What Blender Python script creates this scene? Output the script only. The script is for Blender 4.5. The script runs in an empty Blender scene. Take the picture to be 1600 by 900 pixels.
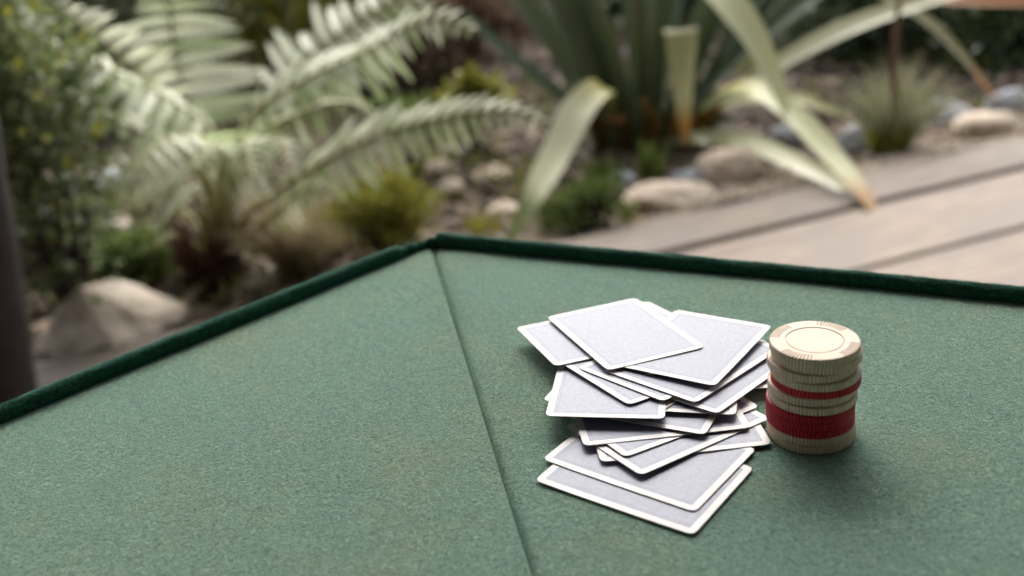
import bpy, bmesh, math, random
import numpy as np
from mathutils import Vector, Matrix, noise

random.seed(11)
R = math.radians
SC = bpy.context.scene
COL = SC.collection

# ------------------------------------------------------------------ camera
TOP = 0.62                       # felt height above the deck
EYE = Vector((0, 0, TOP + 0.305))
FPX, PITCH, ROLL = 1700.0, R(23.5), R(-5.0)
FWD = Vector((0, math.cos(PITCH), -math.sin(PITCH)))
UP0 = Vector((0, math.sin(PITCH), math.cos(PITCH)))
RT0 = Vector((1, 0, 0))
RT = RT0 * math.cos(ROLL) + UP0 * math.sin(ROLL)
UPV = -RT0 * math.sin(ROLL) + UP0 * math.cos(ROLL)
cam = bpy.data.cameras.new('camera')
cam_ob = bpy.data.objects.new('camera', cam)
COL.objects.link(cam_ob)
m3 = Matrix((RT, UPV, -FWD)).transposed()
cam_ob.matrix_world = Matrix.Translation(EYE) @ m3.to_4x4()
cam.sensor_width = 36.0
cam.lens = 36.0 * FPX / 1600.0
cam.clip_start = 0.02
cam.clip_end = 300
cam.dof.use_dof = True
cam.dof.focus_distance = 0.588
cam.dof.aperture_fstop = 4.7
SC.camera = cam_ob

# ------------------------------------------------------------------ light
SUN_EL, SUN_AZ = R(46), R(5)     # azimuth from +Y towards +X
world = bpy.data.worlds.new('World')
SC.world = world
world.use_nodes = True
wn = world.node_tree
bg = wn.nodes['Background']
sky = wn.nodes.new('ShaderNodeTexSky')
sky.sky_type = 'NISHITA'
sky.sun_disc = False
sky.sun_elevation = SUN_EL
sky.sun_rotation = SUN_AZ
sky.air_density = 0.8
sky.dust_density = 6.0
sky.ozone_density = 1.0
grey = wn.nodes.new('ShaderNodeHueSaturation')      # overcast: the cloud takes most of the blue out
grey.inputs['Saturation'].default_value = 0.4
wn.links.new(sky.outputs[0], grey.inputs['Color'])
wn.links.new(grey.outputs[0], bg.inputs[0])
bg.inputs[1].default_value = 0.15
sun = bpy.data.lights.new('sun', 'SUN')
sun.energy = 1.3
sun.angle = R(60)
sun.color = (1.0, 0.93, 0.82)
sun_ob = bpy.data.objects.new('sun', sun)
COL.objects.link(sun_ob)
sd = Vector((math.sin(SUN_AZ) * math.cos(SUN_EL), math.cos(SUN_AZ) * math.cos(SUN_EL), math.sin(SUN_EL)))
sun_ob.rotation_euler = sd.to_track_quat('Z', 'Y').to_euler()
sun_ob.location = (0, 3, 6)
SC.view_settings.view_transform = 'Standard'
SC.view_settings.look = 'None'
SC.view_settings.exposure = 1.26
SC.view_settings.gamma = 1.0
SC.view_settings.use_curve_mapping = False
SC.render.engine = 'CYCLES'
SC.cycles.use_denoising = True
SC.cycles.max_bounces = 6
SC.cycles.caustics_reflective = False
SC.cycles.caustics_refractive = False


def at(px, py, y):
    """point on the sight line of a photo pixel at world depth y (metres from the camera)"""
    d = FWD + RT * ((px - 800) / FPX) - UPV * ((py - 450) / FPX)
    return EYE + d * (y / d.y)


def on(px, py, z):
    d = FWD + RT * ((px - 800) / FPX) - UPV * ((py - 450) / FPX)
    return EYE + d * ((z - EYE.z) / d.z)


# ------------------------------------------------------------------ helpers
class MB:
    def __init__(s):
        s.v = []
        s.f = []

    def add(s, verts, faces):
        o = len(s.v)
        s.v.extend([tuple(p) for p in verts])
        s.f.extend([tuple(i + o for i in f) for f in faces])

    def box(s, cx, cy, cz, sx, sy, sz, M=None):
        vs = [Vector((cx + a * sx / 2, cy + b * sy / 2, cz + c * sz / 2)) for c in (-1, 1) for b in (-1, 1) for a in (-1, 1)]
        if M:
            vs = [M @ p for p in vs]
        s.add(vs, [(0, 2, 3, 1), (4, 5, 7, 6), (0, 1, 5, 4), (2, 6, 7, 3), (0, 4, 6, 2), (1, 3, 7, 5)])

    def mesh(s, name, mat, smooth=False):
        me = bpy.data.meshes.new(name)
        me.from_pydata(s.v, [], s.f)
        if mat:
            me.materials.append(mat)
        if smooth:
            me.polygons.foreach_set('use_smooth', [True] * len(me.polygons))
        me.update()
        return me

    def build(s, name, mat, parent=None, smooth=False):
        return link(name, s.mesh(name, mat, smooth), parent)


def link(name, data, parent=None):
    o = bpy.data.objects.new(name, data)
    COL.objects.link(o)
    if parent:
        o.parent = parent
    return o


def tag(o, label=None, cat=None, group=None, kind=None):
    if label:
        o['label'] = label
    if cat:
        o['category'] = cat
    if group:
        o['group'] = group
    if kind:
        o['kind'] = kind
    return o


def thing(name, loc, label, cat, group=None):
    o = link(name, None)
    o.location = loc
    return tag(o, label, cat, group)


def catmull(pts, n):
    pts = [Vector(p) for p in pts]
    P = [pts[0] * 2 - pts[1]] + pts + [pts[-1] * 2 - pts[-2]]
    out = []
    segs = len(pts) - 1
    for i in range(n + 1):
        u = i / n * segs
        k = min(int(u), segs - 1)
        t = u - k
        a, b, c, d = P[k], P[k + 1], P[k + 2], P[k + 3]
        out.append(0.5 * ((2 * b) + (c - a) * t + (2 * a - 5 * b + 4 * c - d) * t * t + (3 * b - a - 3 * c + d) * t ** 3))
    return out


def tangents(p):
    return [(p[min(i + 1, len(p) - 1)] - p[max(i - 1, 0)]).normalized() for i in range(len(p))]


def tube(mb, path, radii, sides=6, cap=True):
    T = tangents(path)
    ref = Vector((0.31, 0.2, 0.93))
    vs = []
    for p, t, r in zip(path, T, radii):
        a = t.cross(ref)
        if a.length < 1e-4:
            a = t.cross(Vector((1, 0, 0)))
        a.normalize()
        b = t.cross(a)
        for k in range(sides):
            w = 2 * math.pi * k / sides
            vs.append(p + (a * math.cos(w) + b * math.sin(w)) * r)
    fs = []
    for i in range(len(path) - 1):
        for k in range(sides):
            k2 = (k + 1) % sides
            fs.append((i * sides + k, i * sides + k2, (i + 1) * sides + k2, (i + 1) * sides + k))
    if cap:
        fs.append(tuple(range(sides - 1, -1, -1)))
        fs.append(tuple(range((len(path) - 1) * sides, len(path) * sides)))
    mb.add(vs, fs)


def blade(mb, path, wid, n0, n1=None, fold=0.25, n=18, tip=1.6, base=0.7, wf=None):
    """strap leaf: wid = widest half width, n0 / n1 = facing at base / tip"""
    p = catmull(path, n)
    T = tangents(p)
    n0 = Vector(n0)
    n1 = Vector(n1) if n1 else n0
    vs = []
    for i, (q, t) in enumerate(zip(p, T)):
        u = i / n
        N = n0.lerp(n1, u)
        S = t.cross(N)
        if S.length < 1e-5:
            S = Vector((1, 0, 0))
        S.normalize()
        N = S.cross(t).normalized()
        w = wid * (base + (1 - base) * min(1, u * 2.2)) * max(0.02, 1 - u ** (tip * 3)) if tip else wid
        if wf:
            w = wid * max(0.03, float(np.interp(u, [a_[0] for a_ in wf], [a_[1] for a_ in wf])))
        vs += [q - S * w + N * w * fold, q - S * w * 0.5 + N * w * fold * 0.35, q - N * 0.0, q + S * w * 0.5 + N * w * fold * 0.35, q + S * w + N * w * fold]
    fs = []
    for i in range(n):
        for k in range(4):
            a = i * 5 + k
            fs.append((a, a + 1, a + 6, a + 5))
    mb.add(vs, fs)


# ------------------------------------------------------------------ materials
def nmat(name):
    m = bpy.data.materials.new(name)
    m.use_nodes = True
    nt = m.node_tree
    return m, nt, nt.nodes['Principled BSDF']


def N(nt, t, **kw):
    n = nt.nodes.new(t)
    for k, v in kw.items():
        if k in n.inputs.keys() if isinstance(k, str) else False:
            n.inputs[k].default_value = v
        else:
            setattr(n, k, v)
    return n


def ramp(nt, fac, stops):
    r = nt.nodes.new('ShaderNodeValToRGB')
    e = r.color_ramp.elements
    while len(e) < len(stops):
        e.new(0.5)
    for el, (p, c) in zip(e, stops):
        el.position = p
        el.color = (*c, 1) if len(c) == 3 else c
    nt.links.new(fac, r.inputs[0])
    return r.outputs[0]


def noise_tex(nt, vec, scale, detail=3, rough=0.55, dist=0.0):
    n = nt.nodes.new('ShaderNodeTexNoise')
    n.inputs['Scale'].default_value = scale
    n.inputs['Detail'].default_value = detail
    n.inputs['Roughness'].default_value = rough
    n.inputs['Distortion'].default_value = dist
    if vec is not None:
        nt.links.new(vec, n.inputs['Vector'])
    return n.outputs['Fac']


def mixc(nt, fac, a, b, blend='MIX'):
    n = nt.nodes.new('ShaderNodeMix')
    n.data_type = 'RGBA'
    n.blend_type = blend
    for i, s in ((0, fac), (6, a), (7, b)):
        if hasattr(s, 'links') or isinstance(s, bpy.types.NodeSocket):
            nt.links.new(s, n.inputs[i])
        elif i == 0:
            n.inputs[0].default_value = s
        else:
            n.inputs[i].default_value = (*s, 1)
    return n.outputs[2]


def mth(nt, op, a, b=0.0, c=None):
    n = nt.nodes.new('ShaderNodeMath')
    n.operation = op
    for i, s in enumerate((a, b) if c is None else (a, b, c)):
        if isinstance(s, bpy.types.NodeSocket):
            nt.links.new(s, n.inputs[i])
        else:
            n.inputs[i].default_value = s
    return n.outputs[0]


def bump(nt, h, strength, dist, prev=None):
    b = nt.nodes.new('ShaderNodeBump')
    b.inputs['Strength'].default_value = strength
    b.inputs['Distance'].default_value = dist
    nt.links.new(h, b.inputs['Height'])
    if prev:
        nt.links.new(prev, b.inputs['Normal'])
    return b.outputs[0]


def coord(nt, out='Object'):
    return nt.nodes.new('ShaderNodeTexCoord').outputs[out]


def felt_mat():
    m, nt, b = nmat('faded_green_felt')
    co = coord(nt)
    fine = noise_tex(nt, co, 520, 5, 0.7, 1.4)
    mid = noise_tex(nt, co, 330, 3, 0.6, 1.5)
    big = noise_tex(nt, co, 9, 4, 0.6)
    big2 = noise_tex(nt, co, 26, 4, 0.65)
    c0 = ramp(nt, fine, [(0.33, (0.068, 0.145, 0.102)), (0.5, (0.20, 0.332, 0.255)), (0.66, (0.38, 0.54, 0.44))])
    c1 = ramp(nt, fine, [(0.33, (0.105, 0.15, 0.075)), (0.5, (0.275, 0.345, 0.205)), (0.66, (0.46, 0.54, 0.36))])
    wear = ramp(nt, mth(nt, 'ADD', mth(nt, 'MULTIPLY', big, 0.6), mth(nt, 'MULTIPLY', big2, 0.4)), [(0.47, (0, 0, 0)), (0.68, (0.75, 0.75, 0.75))])
    c = mixc(nt, wear, c0, c1)
    shade = ramp(nt, mid, [(0.3, (0.72, 0.74, 0.74)), (0.6, (1.08, 1.06, 1.06))])
    c = mixc(nt, 1.0, c, shade, 'MULTIPLY')
    nt.links.new(c, b.inputs['Base Color'])
    b.inputs['Roughness'].default_value = 0.95
    b.inputs['Specular IOR Level'].default_value = 0.15
    b.inputs['Sheen Weight'].default_value = 0.65
    b.inputs['Sheen Roughness'].default_value = 0.3
    b.inputs['Sheen Tint'].default_value = (0.62, 0.95, 0.8, 1)
    n1 = bump(nt, mid, 0.8, 0.002)
    n2 = bump(nt, fine, 1.0, 0.0026, n1)
    nt.links.new(n2, b.inputs['Normal'])
    return m


def rim_mat():
    m, nt, b = nmat('dark_green_felt')
    co = coord(nt)
    f = noise_tex(nt, co, 500, 4, 0.6)
    c = ramp(nt, f, [(0.3, (0.003, 0.024, 0.015)), (0.7, (0.012, 0.062, 0.041))])
    nt.links.new(c, b.inputs['Base Color'])
    b.inputs['Roughness'].default_value = 0.95
    b.inputs['Specular IOR Level'].default_value = 0.1
    b.inputs['Sheen Weight'].default_value = 0.4
    b.inputs['Sheen Roughness'].default_value = 0.3
    b.inputs['Sheen Tint'].default_value = (0.45, 0.85, 0.7, 1)
    nt.links.new(bump(nt, f, 0.7, 0.001), b.inputs['Normal'])
    return m


def fibre_mat(name, col):
    m, nt, b = nmat(name)
    rnd = nt.nodes.new('ShaderNodeNewGeometry').outputs['Random Per Island']
    c = ramp(nt, rnd, [(0, tuple(x * 0.6 for x in col)), (1, tuple(min(1, x * 1.5) for x in col))])
    nt.links.new(c, b.inputs['Base Color'])
    b.inputs['Roughness'].default_value = 0.8
    return m


def card_mat(W, L):
    m, nt, b = nmat('card_back_print')
    co = coord(nt)
    sep = nt.nodes.new('ShaderNodeSeparateXYZ')
    nt.links.new(co, sep.inputs[0])
    ax = mth(nt, 'ABSOLUTE', sep.outputs[0])
    ay = mth(nt, 'ABSOLUTE', sep.outputs[1])
    ex = mth(nt, 'SUBTRACT', W / 2, ax)
    ey = mth(nt, 'SUBTRACT', L / 2, ay)
    e = mth(nt, 'MINIMUM', ex, ey)                       # distance from the card's edge
    inside = mth(nt, 'GREATER_THAN', e, 0.0037)
    line1 = mth(nt, 'COMPARE', e, 0.0043, 0.00022)
    line2 = mth(nt, 'COMPARE', e, 0.0056, 0.00018)
    sx = mth(nt, 'SINE', mth(nt, 'MULTIPLY', sep.outputs[0], 2 * math.pi / 0.0009))
    dg1 = mth(nt, 'SINE', mth(nt, 'MULTIPLY', mth(nt, 'ADD', sep.outputs[0], sep.outputs[1]), 2 * math.pi / 0.0016))
    dg2 = mth(nt, 'SINE', mth(nt, 'MULTIPLY', mth(nt, 'SUBTRACT', sep.outputs[0], sep.outputs[1]), 2 * math.pi / 0.0016))
    pat = mth(nt, 'ADD', mth(nt, 'MULTIPLY', mth(nt, 'MULTIPLY', dg1, dg2), 0.3), mth(nt, 'MULTIPLY', sx, 0.2))
    pat = mth(nt, 'ADD', pat, 0.5)
    wear = noise_tex(nt, co, 90, 5, 0.7)
    scuff = noise_tex(nt, co, 420, 4, 0.7)
    pat = mth(nt, 'ADD', pat, mth(nt, 'MULTIPLY', mth(nt, 'SUBTRACT', scuff, 0.5), 1.1))
    ink = ramp(nt, pat, [(0.05, (0.10, 0.115, 0.18)), (0.95, (0.29, 0.315, 0.41))])
    ink = mixc(nt, mth(nt, 'MULTIPLY', wear, 0.25), ink, (0.30, 0.31, 0.35))
    frame = mth(nt, 'MINIMUM', mth(nt, 'ADD', line1, line2), 1.0)
    ink = mixc(nt, mth(nt, 'MULTIPLY', frame, 0.6), ink, (0.09, 0.1, 0.16))
    grime = ramp(nt, noise_tex(nt, co, 35, 5, 0.65), [(0.35, (0.49, 0.475, 0.46)), (0.6, (0.58, 0.58, 0.58))])
    c = mixc(nt, inside, grime, ink)
    nt.links.new(c, b.inputs['Base Color'])
    b.inputs['Roughness'].default_value = 0.38
    nt.links.new(ramp(nt, wear, [(0.3, (0.36, 0.36, 0.36)), (0.7, (0.44, 0.44, 0.44))]), b.inputs['Roughness'])
    b.inputs['Specular IOR Level'].default_value = 0.19
    nt.links.new(bump(nt, scuff, 0.25, 0.00012), b.inputs['Normal'])
    return m


def chip_mat(name, lo, hi):
    m, nt, b = nmat(name)
    co = coord(nt)
    f = noise_tex(nt, co, 60, 5, 0.65)
    d = noise_tex(nt, co, 300, 3, 0.6)
    c = ramp(nt, f, [(0.3, lo), (0.65, hi)])
    nt.links.new(c, b.inputs['Base Color'])
    b.inputs['Roughness'].default_value = 0.45
    b.inputs['Specular IOR Level'].default_value = 0.25
    b.inputs['Subsurface Weight'].default_value = 0.08
    b.inputs['Subsurface Radius'].default_value = (0.002, 0.001, 0.0006)
    nt.links.new(bump(nt, d, 0.15, 0.0002), b.inputs['Normal'])
    return m


def leaf_mat(name, stops, rough=0.45, spec=0.5, trans=0.25, island=True, length_tint=None):
    m, nt, b = nmat(name)
    if island:
        rnd = nt.nodes.new('ShaderNodeNewGeometry').outputs['Random Per Island']
    else:
        rnd = nt.nodes.new('ShaderNodeObjectInfo').outputs['Random']
    co = coord(nt)
    nz = noise_tex(nt, co, 14, 4, 0.6)
    fac = mth(nt, 'ADD', mth(nt, 'MULTIPLY', rnd, 0.6), mth(nt, 'MULTIPLY', nz, 0.45))
    k = len(stops)
    c = ramp(nt, fac, [(0.15 + 0.75 * i / max(1, k - 1), s) for i, s in enumerate(stops)])
    nt.links.new(c, b.inputs['Base Color'])
    b.inputs['Roughness'].default_value = rough
    b.inputs['Specular IOR Level'].default_value = spec
    tr = nt.nodes.new('ShaderNodeBsdfTranslucent')
    nt.links.new(c, tr.inputs['Color'])
    mx = nt.nodes.new('ShaderNodeMixShader')
    mx.inputs[0].default_value = trans
    nt.links.new(b.outputs[0], mx.inputs[1])
    nt.links.new(tr.outputs[0], mx.inputs[2])
    nt.links.new(mx.outputs[0], nt.nodes['Material Output'].inputs['Surface'])
    return m


def wood_mat(name, k):
    m, nt, b = nmat(name)
    co = coord(nt)
    info = nt.nodes.new('ShaderNodeObjectInfo').outputs['Random']
    mp = nt.nodes.new('ShaderNodeMapping')
    mp.inputs['Scale'].default_value = (1.2, 14, 14)
    off = nt.nodes.new('ShaderNodeCombineXYZ')
    nt.links.new(mth(nt, 'MULTIPLY', info, 37.0), off.inputs[0])
    nt.links.new(mth(nt, 'MULTIPLY', info, 11.0), off.inputs[1])
    nt.links.new(off.outputs[0], mp.inputs['Location'])
    nt.links.new(co, mp.inputs['Vector'])
    g = noise_tex(nt, mp.outputs[0], 3.0, 6, 0.65, 0.8)
    blot = noise_tex(nt, co, 4, 4, 0.6)
    c = ramp(nt, g, [(0.25, (0.085, 0.064, 0.047)), (0.5, (0.215, 0.172, 0.136)), (0.75, (0.33, 0.272, 0.22))])
    c = mixc(nt, ramp(nt, blot, [(0.42, (0, 0, 0)), (0.62, (0.8, 0.8, 0.8))]), c, (0.17, 0.148, 0.13))
    v = ramp(nt, info, [(0, (0.84 * k, 0.82 * k, 0.82 * k)), (1, (1.06 * k, 1.03 * k, 1.01 * k))])
    c = mixc(nt, 1.0, c, v, 'MULTIPLY')
    nt.links.new(c, b.inputs['Base Color'])
    b.inputs['Roughness'].default_value = 0.75
    nt.links.new(bump(nt, g, 0.5, 0.004), b.inputs['Normal'])
    return m


def rock_mat(name, a, bcol, c3):
    m, nt, b = nmat(name)
    co = coord(nt)
    n1 = noise_tex(nt, co, 9, 6, 0.65)
    n2 = noise_tex(nt, co, 45, 5, 0.7)
    c = ramp(nt, n1, [(0.3, a), (0.5, bcol), (0.72, c3)])
    c = mixc(nt, 0.5, c, ramp(nt, n2, [(0.3, (0.5, 0.5, 0.5)), (0.65, (1.15, 1.15, 1.15))]), 'MULTIPLY')
    nt.links.new(c, b.inputs['Base Color'])
    b.inputs['Roughness'].default_value = 0.85
    nt.links.new(bump(nt, n2, 0.6, 0.01), b.inputs['Normal'])
    return m


def soil_mat():
    m, nt, b = nmat('dark_garden_soil')
    co = coord(nt)
    n1 = noise_tex(nt, co, 3, 6, 0.7)
    n2 = noise_tex(nt, co, 60, 5, 0.7)
    c = ramp(nt, n2, [(0.3, (0.022, 0.015, 0.011)), (0.55, (0.06, 0.043, 0.033)), (0.75, (0.12, 0.09, 0.07))])
    c = mixc(nt, ramp(nt, n1, [(0.4, (0, 0, 0)), (0.65, (0.6, 0.6, 0.6))]), c, (0.075, 0.058, 0.045))
    nt.links.new(c, b.inputs['Base Color'])
    b.inputs['Roughness'].default_value = 0.95
    nt.links.new(bump(nt, n2, 1.0, 0.02), b.inputs['Normal'])
    return m


def bark_mat(name, stops, rough=0.85, island=True):
    m, nt, b = nmat(name)
    co = coord(nt)
    rnd = nt.nodes.new('ShaderNodeNewGeometry').outputs['Random Per Island'] if island else noise_tex(nt, co, 30, 5, 0.7)
    k = len(stops)
    c = ramp(nt, rnd, [((0.25 + 0.5 * i / (k - 1)) if not island else i / (k - 1), s) for i, s in enumerate(stops)])
    nt.links.new(c, b.inputs['Base Color'])
    b.inputs['Roughness'].default_value = rough
    nt.links.new(bump(nt, noise_tex(nt, co, 80, 4, 0.7), 0.6, 0.004), b.inputs['Normal'])
    return m


# ================================================================== SETTING
GZ = -0.05
SHADE_REACH = 1.9                                   # reach of the added, unseen roof, set to dim the table
M_soil = soil_mat()
mb = MB()
n = 90
xs = [-60, -20] + list(np.linspace(-6, 6, n)) + [20, 60]
ys = [-40, -8] + list(np.linspace(-1, 11, n)) + [25, 90]
DS = 0.370                                   # the deck edge: y = 2.315 + DS * x


def ground_z(x, y):
    d = (y - 2.315 - DS * x) / math.hypot(1, DS)
    h = GZ + noise.noise((x * 1.7, y * 1.7, 3.1)) * 0.035 + noise.noise((x * 6, y * 6, 7.7)) * 0.012
    if d > 0:
        h += min(d, 5) * 0.035
    else:
        h -= 0.05
    return h


vs = [(x, y, ground_z(x, y)) for y in ys for x in xs]
nx = len(xs)
mb.add(vs, [(j * nx + i, j * nx + i + 1, (j + 1) * nx + i + 1, (j + 1) * nx + i) for j in range(len(ys) - 1) for i in range(nx - 1)])
tag(mb.build('ground', M_soil, smooth=True), kind='structure')

# deck: boards run along the garden edge
M_wood = wood_mat('weathered_deck_timber', 1.0)
M_old = wood_mat('old_brown_deck_timber', 0.68)
deck = link('deck', None)
tag(deck, kind='structure')
ang = math.atan(DS)
deck.location = (0, 2.315, 0)
deck.rotation_euler = (0, 0, ang)


def board_mesh(w, L=7.0, th=0.035):
    b = MB()
    prof = [(-w / 2, -th), (-w / 2, -0.005), (-w / 2 + 0.004, 0), (w / 2 - 0.004, 0), (w / 2, -0.005), (w / 2, -th)]
    k = 24
    v = []
    for i in range(k + 1):
        x = -L / 2 + L * i / k
        for (y, z) in prof:
            v.append((x, y + 0.002 * math.sin(x * 2.1 + w * 9), z + 0.0012 * math.sin(x * 3.3 + w * 17)))
    f = []
    q = len(prof)
    for i in range(k):
        for j in range(q):
            j2 = (j + 1) % q
            f.append((i * q + j, (i + 1) * q + j, (i + 1) * q + j2, i * q + j2))
    f.append(tuple(range(q)))
    f.append(tuple(range(k * q + q - 1, k * q - 1, -1)))
    b.add(v, f)
    return b.mesh('board', M_wood if w > 0.2 else M_old)


yy = 0.0
w_list = [0.178, 0.285, 0.285, 0.285, 0.285, 0.285, 0.285, 0.285, 0.285]
cache = {}
for i, w in enumerate(w_list):
    if w not in cache:
        cache[w] = board_mesh(w)
    o = link('board', cache[w], deck)
    o.location = (random.uniform(-.3, .3), yy - w / 2, random.uniform(-0.003, 0.003) + (0.005 if i == 0 else -0.003 * i))
    yy -= w + 0.010
jb = MB()
for x in (-1.8, -0.6, 0.6, 1.8):
    jb.box(x, -1.3, -0.066, 0.05, 2.5, 0.055)
jb.build('joist', M_wood, deck)

# unseen wall behind and roof above camera, added to block light on the table
M_shade = bark_mat('shade_board', [(0.13, 0.12, 0.105), (0.19, 0.175, 0.155)], 0.7, False)  # boards of the added wall and roof, tone set for bounce fill
wall = link('unseen_shade_wall', None)  # added out of view behind the camera to block front sky light
tag(wall, kind='structure')
wall.location = (0, -1.5, 0)
wb = MB()
wb.add([(-5, 0, 0), (5, 0, 0), (5, 0.022, 0), (-5, 0.022, 0), (-5, 0, 0.2), (5, 0, 0.2), (5, 0.006, 0.2), (-5, 0.006, 0.2)],
       [(0, 3, 2, 1), (4, 5, 6, 7), (0, 1, 5, 4), (2, 3, 7, 6), (1, 2, 6, 5), (3, 0, 4, 7)])
me_wb = wb.mesh('shade_wall_board', M_shade)
for i in range(13):
    o = link('shade_wall_board', me_wb, wall)
    o.location = (0, 0, i * 0.185)
roof = link('unseen_shade_roof', None)  # added out of view overhead to cut high sky light on the table
tag(roof, kind='structure')
roof.location = (0, 0, 2.45)
rb = MB()
rb.box(0, 0, 0, 0.145, SHADE_REACH + 1.5, 0.02)
me_rb = rb.mesh('shade_roof_board', M_shade)
for i in range(66):
    o = link('shade_roof_board', me_rb, roof)
    o.location = (-4.9 + i * 0.15, (SHADE_REACH - 1.5) / 2, 0)
fb_ = MB()
fb_.box(0, SHADE_REACH + 0.02, 0.02, 10, 0.03, 0.19)
fb_.build('shade_roof_edge', M_shade, roof)
rb = MB()
rb.box(0, (SHADE_REACH - 1.5) / 2, 0.05, 9.9, SHADE_REACH + 1.5, 0.06)
rb.build('shade_roof_sheet', M_shade, roof)

# ================================================================== TABLE
M_felt = felt_mat()
M_rim = rim_mat()
V = Vector((-0.0598, 0.7971))
EL = Vector((-0.732, -0.681)).normalized()
ER = Vector((0.893, -0.451)).normalized()
SEAM = (EL + ER).normalized()
CT = V + SEAM * 0.66
L1, R1 = V + EL * 0.60, V + ER * 0.60
poly = [V, R1, CT * 2 - L1, CT * 2 - V, CT * 2 - R1, L1]      # clockwise seen from above
table = thing('card_table', (CT.x, CT.y, 0), 'faded green felt card table with dark green padded rim and a seam at its corner', 'table')


def tl(x, y, z):
    return (x - CT.x, y - CT.y, z)


def und(x, y):
    return noise.noise((x * 7, y * 7, 1.3)) * 0.0007 + noise.noise((x * 19, y * 19, 4.3)) * 0.00025


def felt_panel(A, B, lead, right):
    """sector CT-A-B; s runs away from seam CT-A, the felt turns down into the seam grooves"""
    mbp = MB()
    srow = [0.0, 0.0004, 0.0009, 0.0016, 0.0028, 0.0045, 0.007, 0.011, 0.017]
    nu = 60
    U = sorted(set([0.0, 0.0009, 0.0018, 0.0032, 0.0055, 0.009, 0.014, 0.022] + [0.03 + 0.94 * i / nu for i in range(nu + 1)] + [1 - e for e in (0.0, 0.0009, 0.0018, 0.0032, 0.0055, 0.009, 0.014, 0.022)]))
    nv = 64
    vsx = []
    for j in range(nv + 1):
        t = 0.02 + 0.98 * j / nv
        for u in U:
            pA = CT + (A - CT) * t
            pB = CT + (B - CT) * t
            p = pA.lerp(pB, u)
            wdt = (pB - pA).length
            sa, sb = u * wdt, (1 - u) * wdt
            # far side of the seam keeps a crisp edge, near side slopes softly
            da = math.exp(-sa / (0.0007 if lead else 0.0030))
            db = math.exp(-sb / (0.0030 if lead else 0.0007))
            z = TOP + und(p.x, p.y) - 0.0058 * da - 0.0058 * db
            vsx.append(tl(p.x, p.y, z))
    q = len(U)
    mbp.add(vsx, [(j * q + i, j * q + i + 1, (j + 1) * q + i + 1, (j + 1) * q + i)[::(1 if right else -1)] for j in range(nv) for i in range(q - 1)])
    return mbp.build('felt_panel', M_felt, table, True)


for i in range(6):
    A, B = poly[i], poly[(i + 1) % 6]
    # panels share the seam line; a hair's gap between them
    nrm = Vector(((B - A).y, -(B - A).x)).normalized()
    felt_panel(A, B, False, False)

# table board under the felt, apron and legs
M_dark = bark_mat('dark_stained_timber', [(0.03, 0.02, 0.014), (0.06, 0.04, 0.028)], 0.5, False)
tb = MB()
k = 6
ring = [V0 + (V0 - CT).normalized() * 0.012 for V0 in poly]
tb.add([tl(p.x, p.y, TOP - 0.0085) for p in ring] + [tl(p.x, p.y, TOP - 0.026) for p in ring],
       [tuple(range(6))[::-1], tuple(range(6, 12))] + [(i, (i + 1) % 6, 6 + (i + 1) % 6, 6 + i) for i in range(6)])
tb.build('table_board', M_dark, table)
for i in range(6):
    A, B = poly[i], poly[(i + 1) % 6]
    d = (B - A).normalized()
    mid = (A + B) / 2 + (CT - (A + B) / 2).normalized() * 0.05
    b_ = MB()
    Mx = Matrix.Translation(Vector(tl(mid.x, mid.y, TOP - 0.058))) @ Matrix.Rotation(math.atan2(d.y, d.x), 4, 'Z')
    b_.box(0, 0, 0, (B - A).length - 0.1, 0.02, 0.062, Mx)
    b_.build('apron', M_dark, table)
for i in (0, 1, 2, 3, 4, 5):
    if i in (0, 3):
        continue
    p = poly[i] + (CT - poly[i]) * 0.17
    b_ = MB()
    tube(b_, [Vector(tl(p.x, p.y, z)) for z in (0.003, 0.2, 0.45, TOP - 0.03)], [0.013, 0.016, 0.02, 0.022], 10)
    b_.build('leg', M_dark, table, True)

# padded rim: one roll per side, pinched into a folded pleat at the corner
RR = 0.0054


def roll(path, rad, zc, name='rim_roll', lump=0.0006, sides=20, flat=None):
    """swept roll along a 2D path; each station has radius and height of the centre"""
    b = MB()
    nP = len(path)
    v = []
    for i, p in enumerate(path):
        t = (path[min(i + 1, nP - 1)] - path[max(i - 1, 0)])
        t = Vector((t.x, t.y)).normalized()
        out = Vector((-t.y, t.x))
        if out.dot(p - CT) < 0:
            out = -out
        for k_ in range(sides):
            w = 2 * math.pi * k_ / sides
            r = rad[i] * (1 + 0.13 * noise.noise((p.x * 60 + 3 * math.cos(w), p.y * 60, 2 * math.sin(w))) + 0.07 * noise.noise((p.x * 260, p.y * 260, w)))
            z = math.sin(w) * r * (flat[i] if flat else 1.0)
            if z < 0:
                z *= 2.1
            q_ = p + out * math.cos(w) * r
            v.append(tl(q_.x, q_.y, TOP + zc[i] + z))
    f = []
    for i in range(nP - 1):
        for k_ in range(sides):
            k2 = (k_ + 1) % sides
            f.append((i * sides + k_, (i + 1) * sides + k_, (i + 1) * sides + k2, i * sides + k2))
    f += [tuple(range(sides)), tuple(range(nP * sides - 1, (nP - 1) * sides - 1, -1))]
    b.add(v, f)
    return b.build(name, M_rim, table, True)


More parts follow.
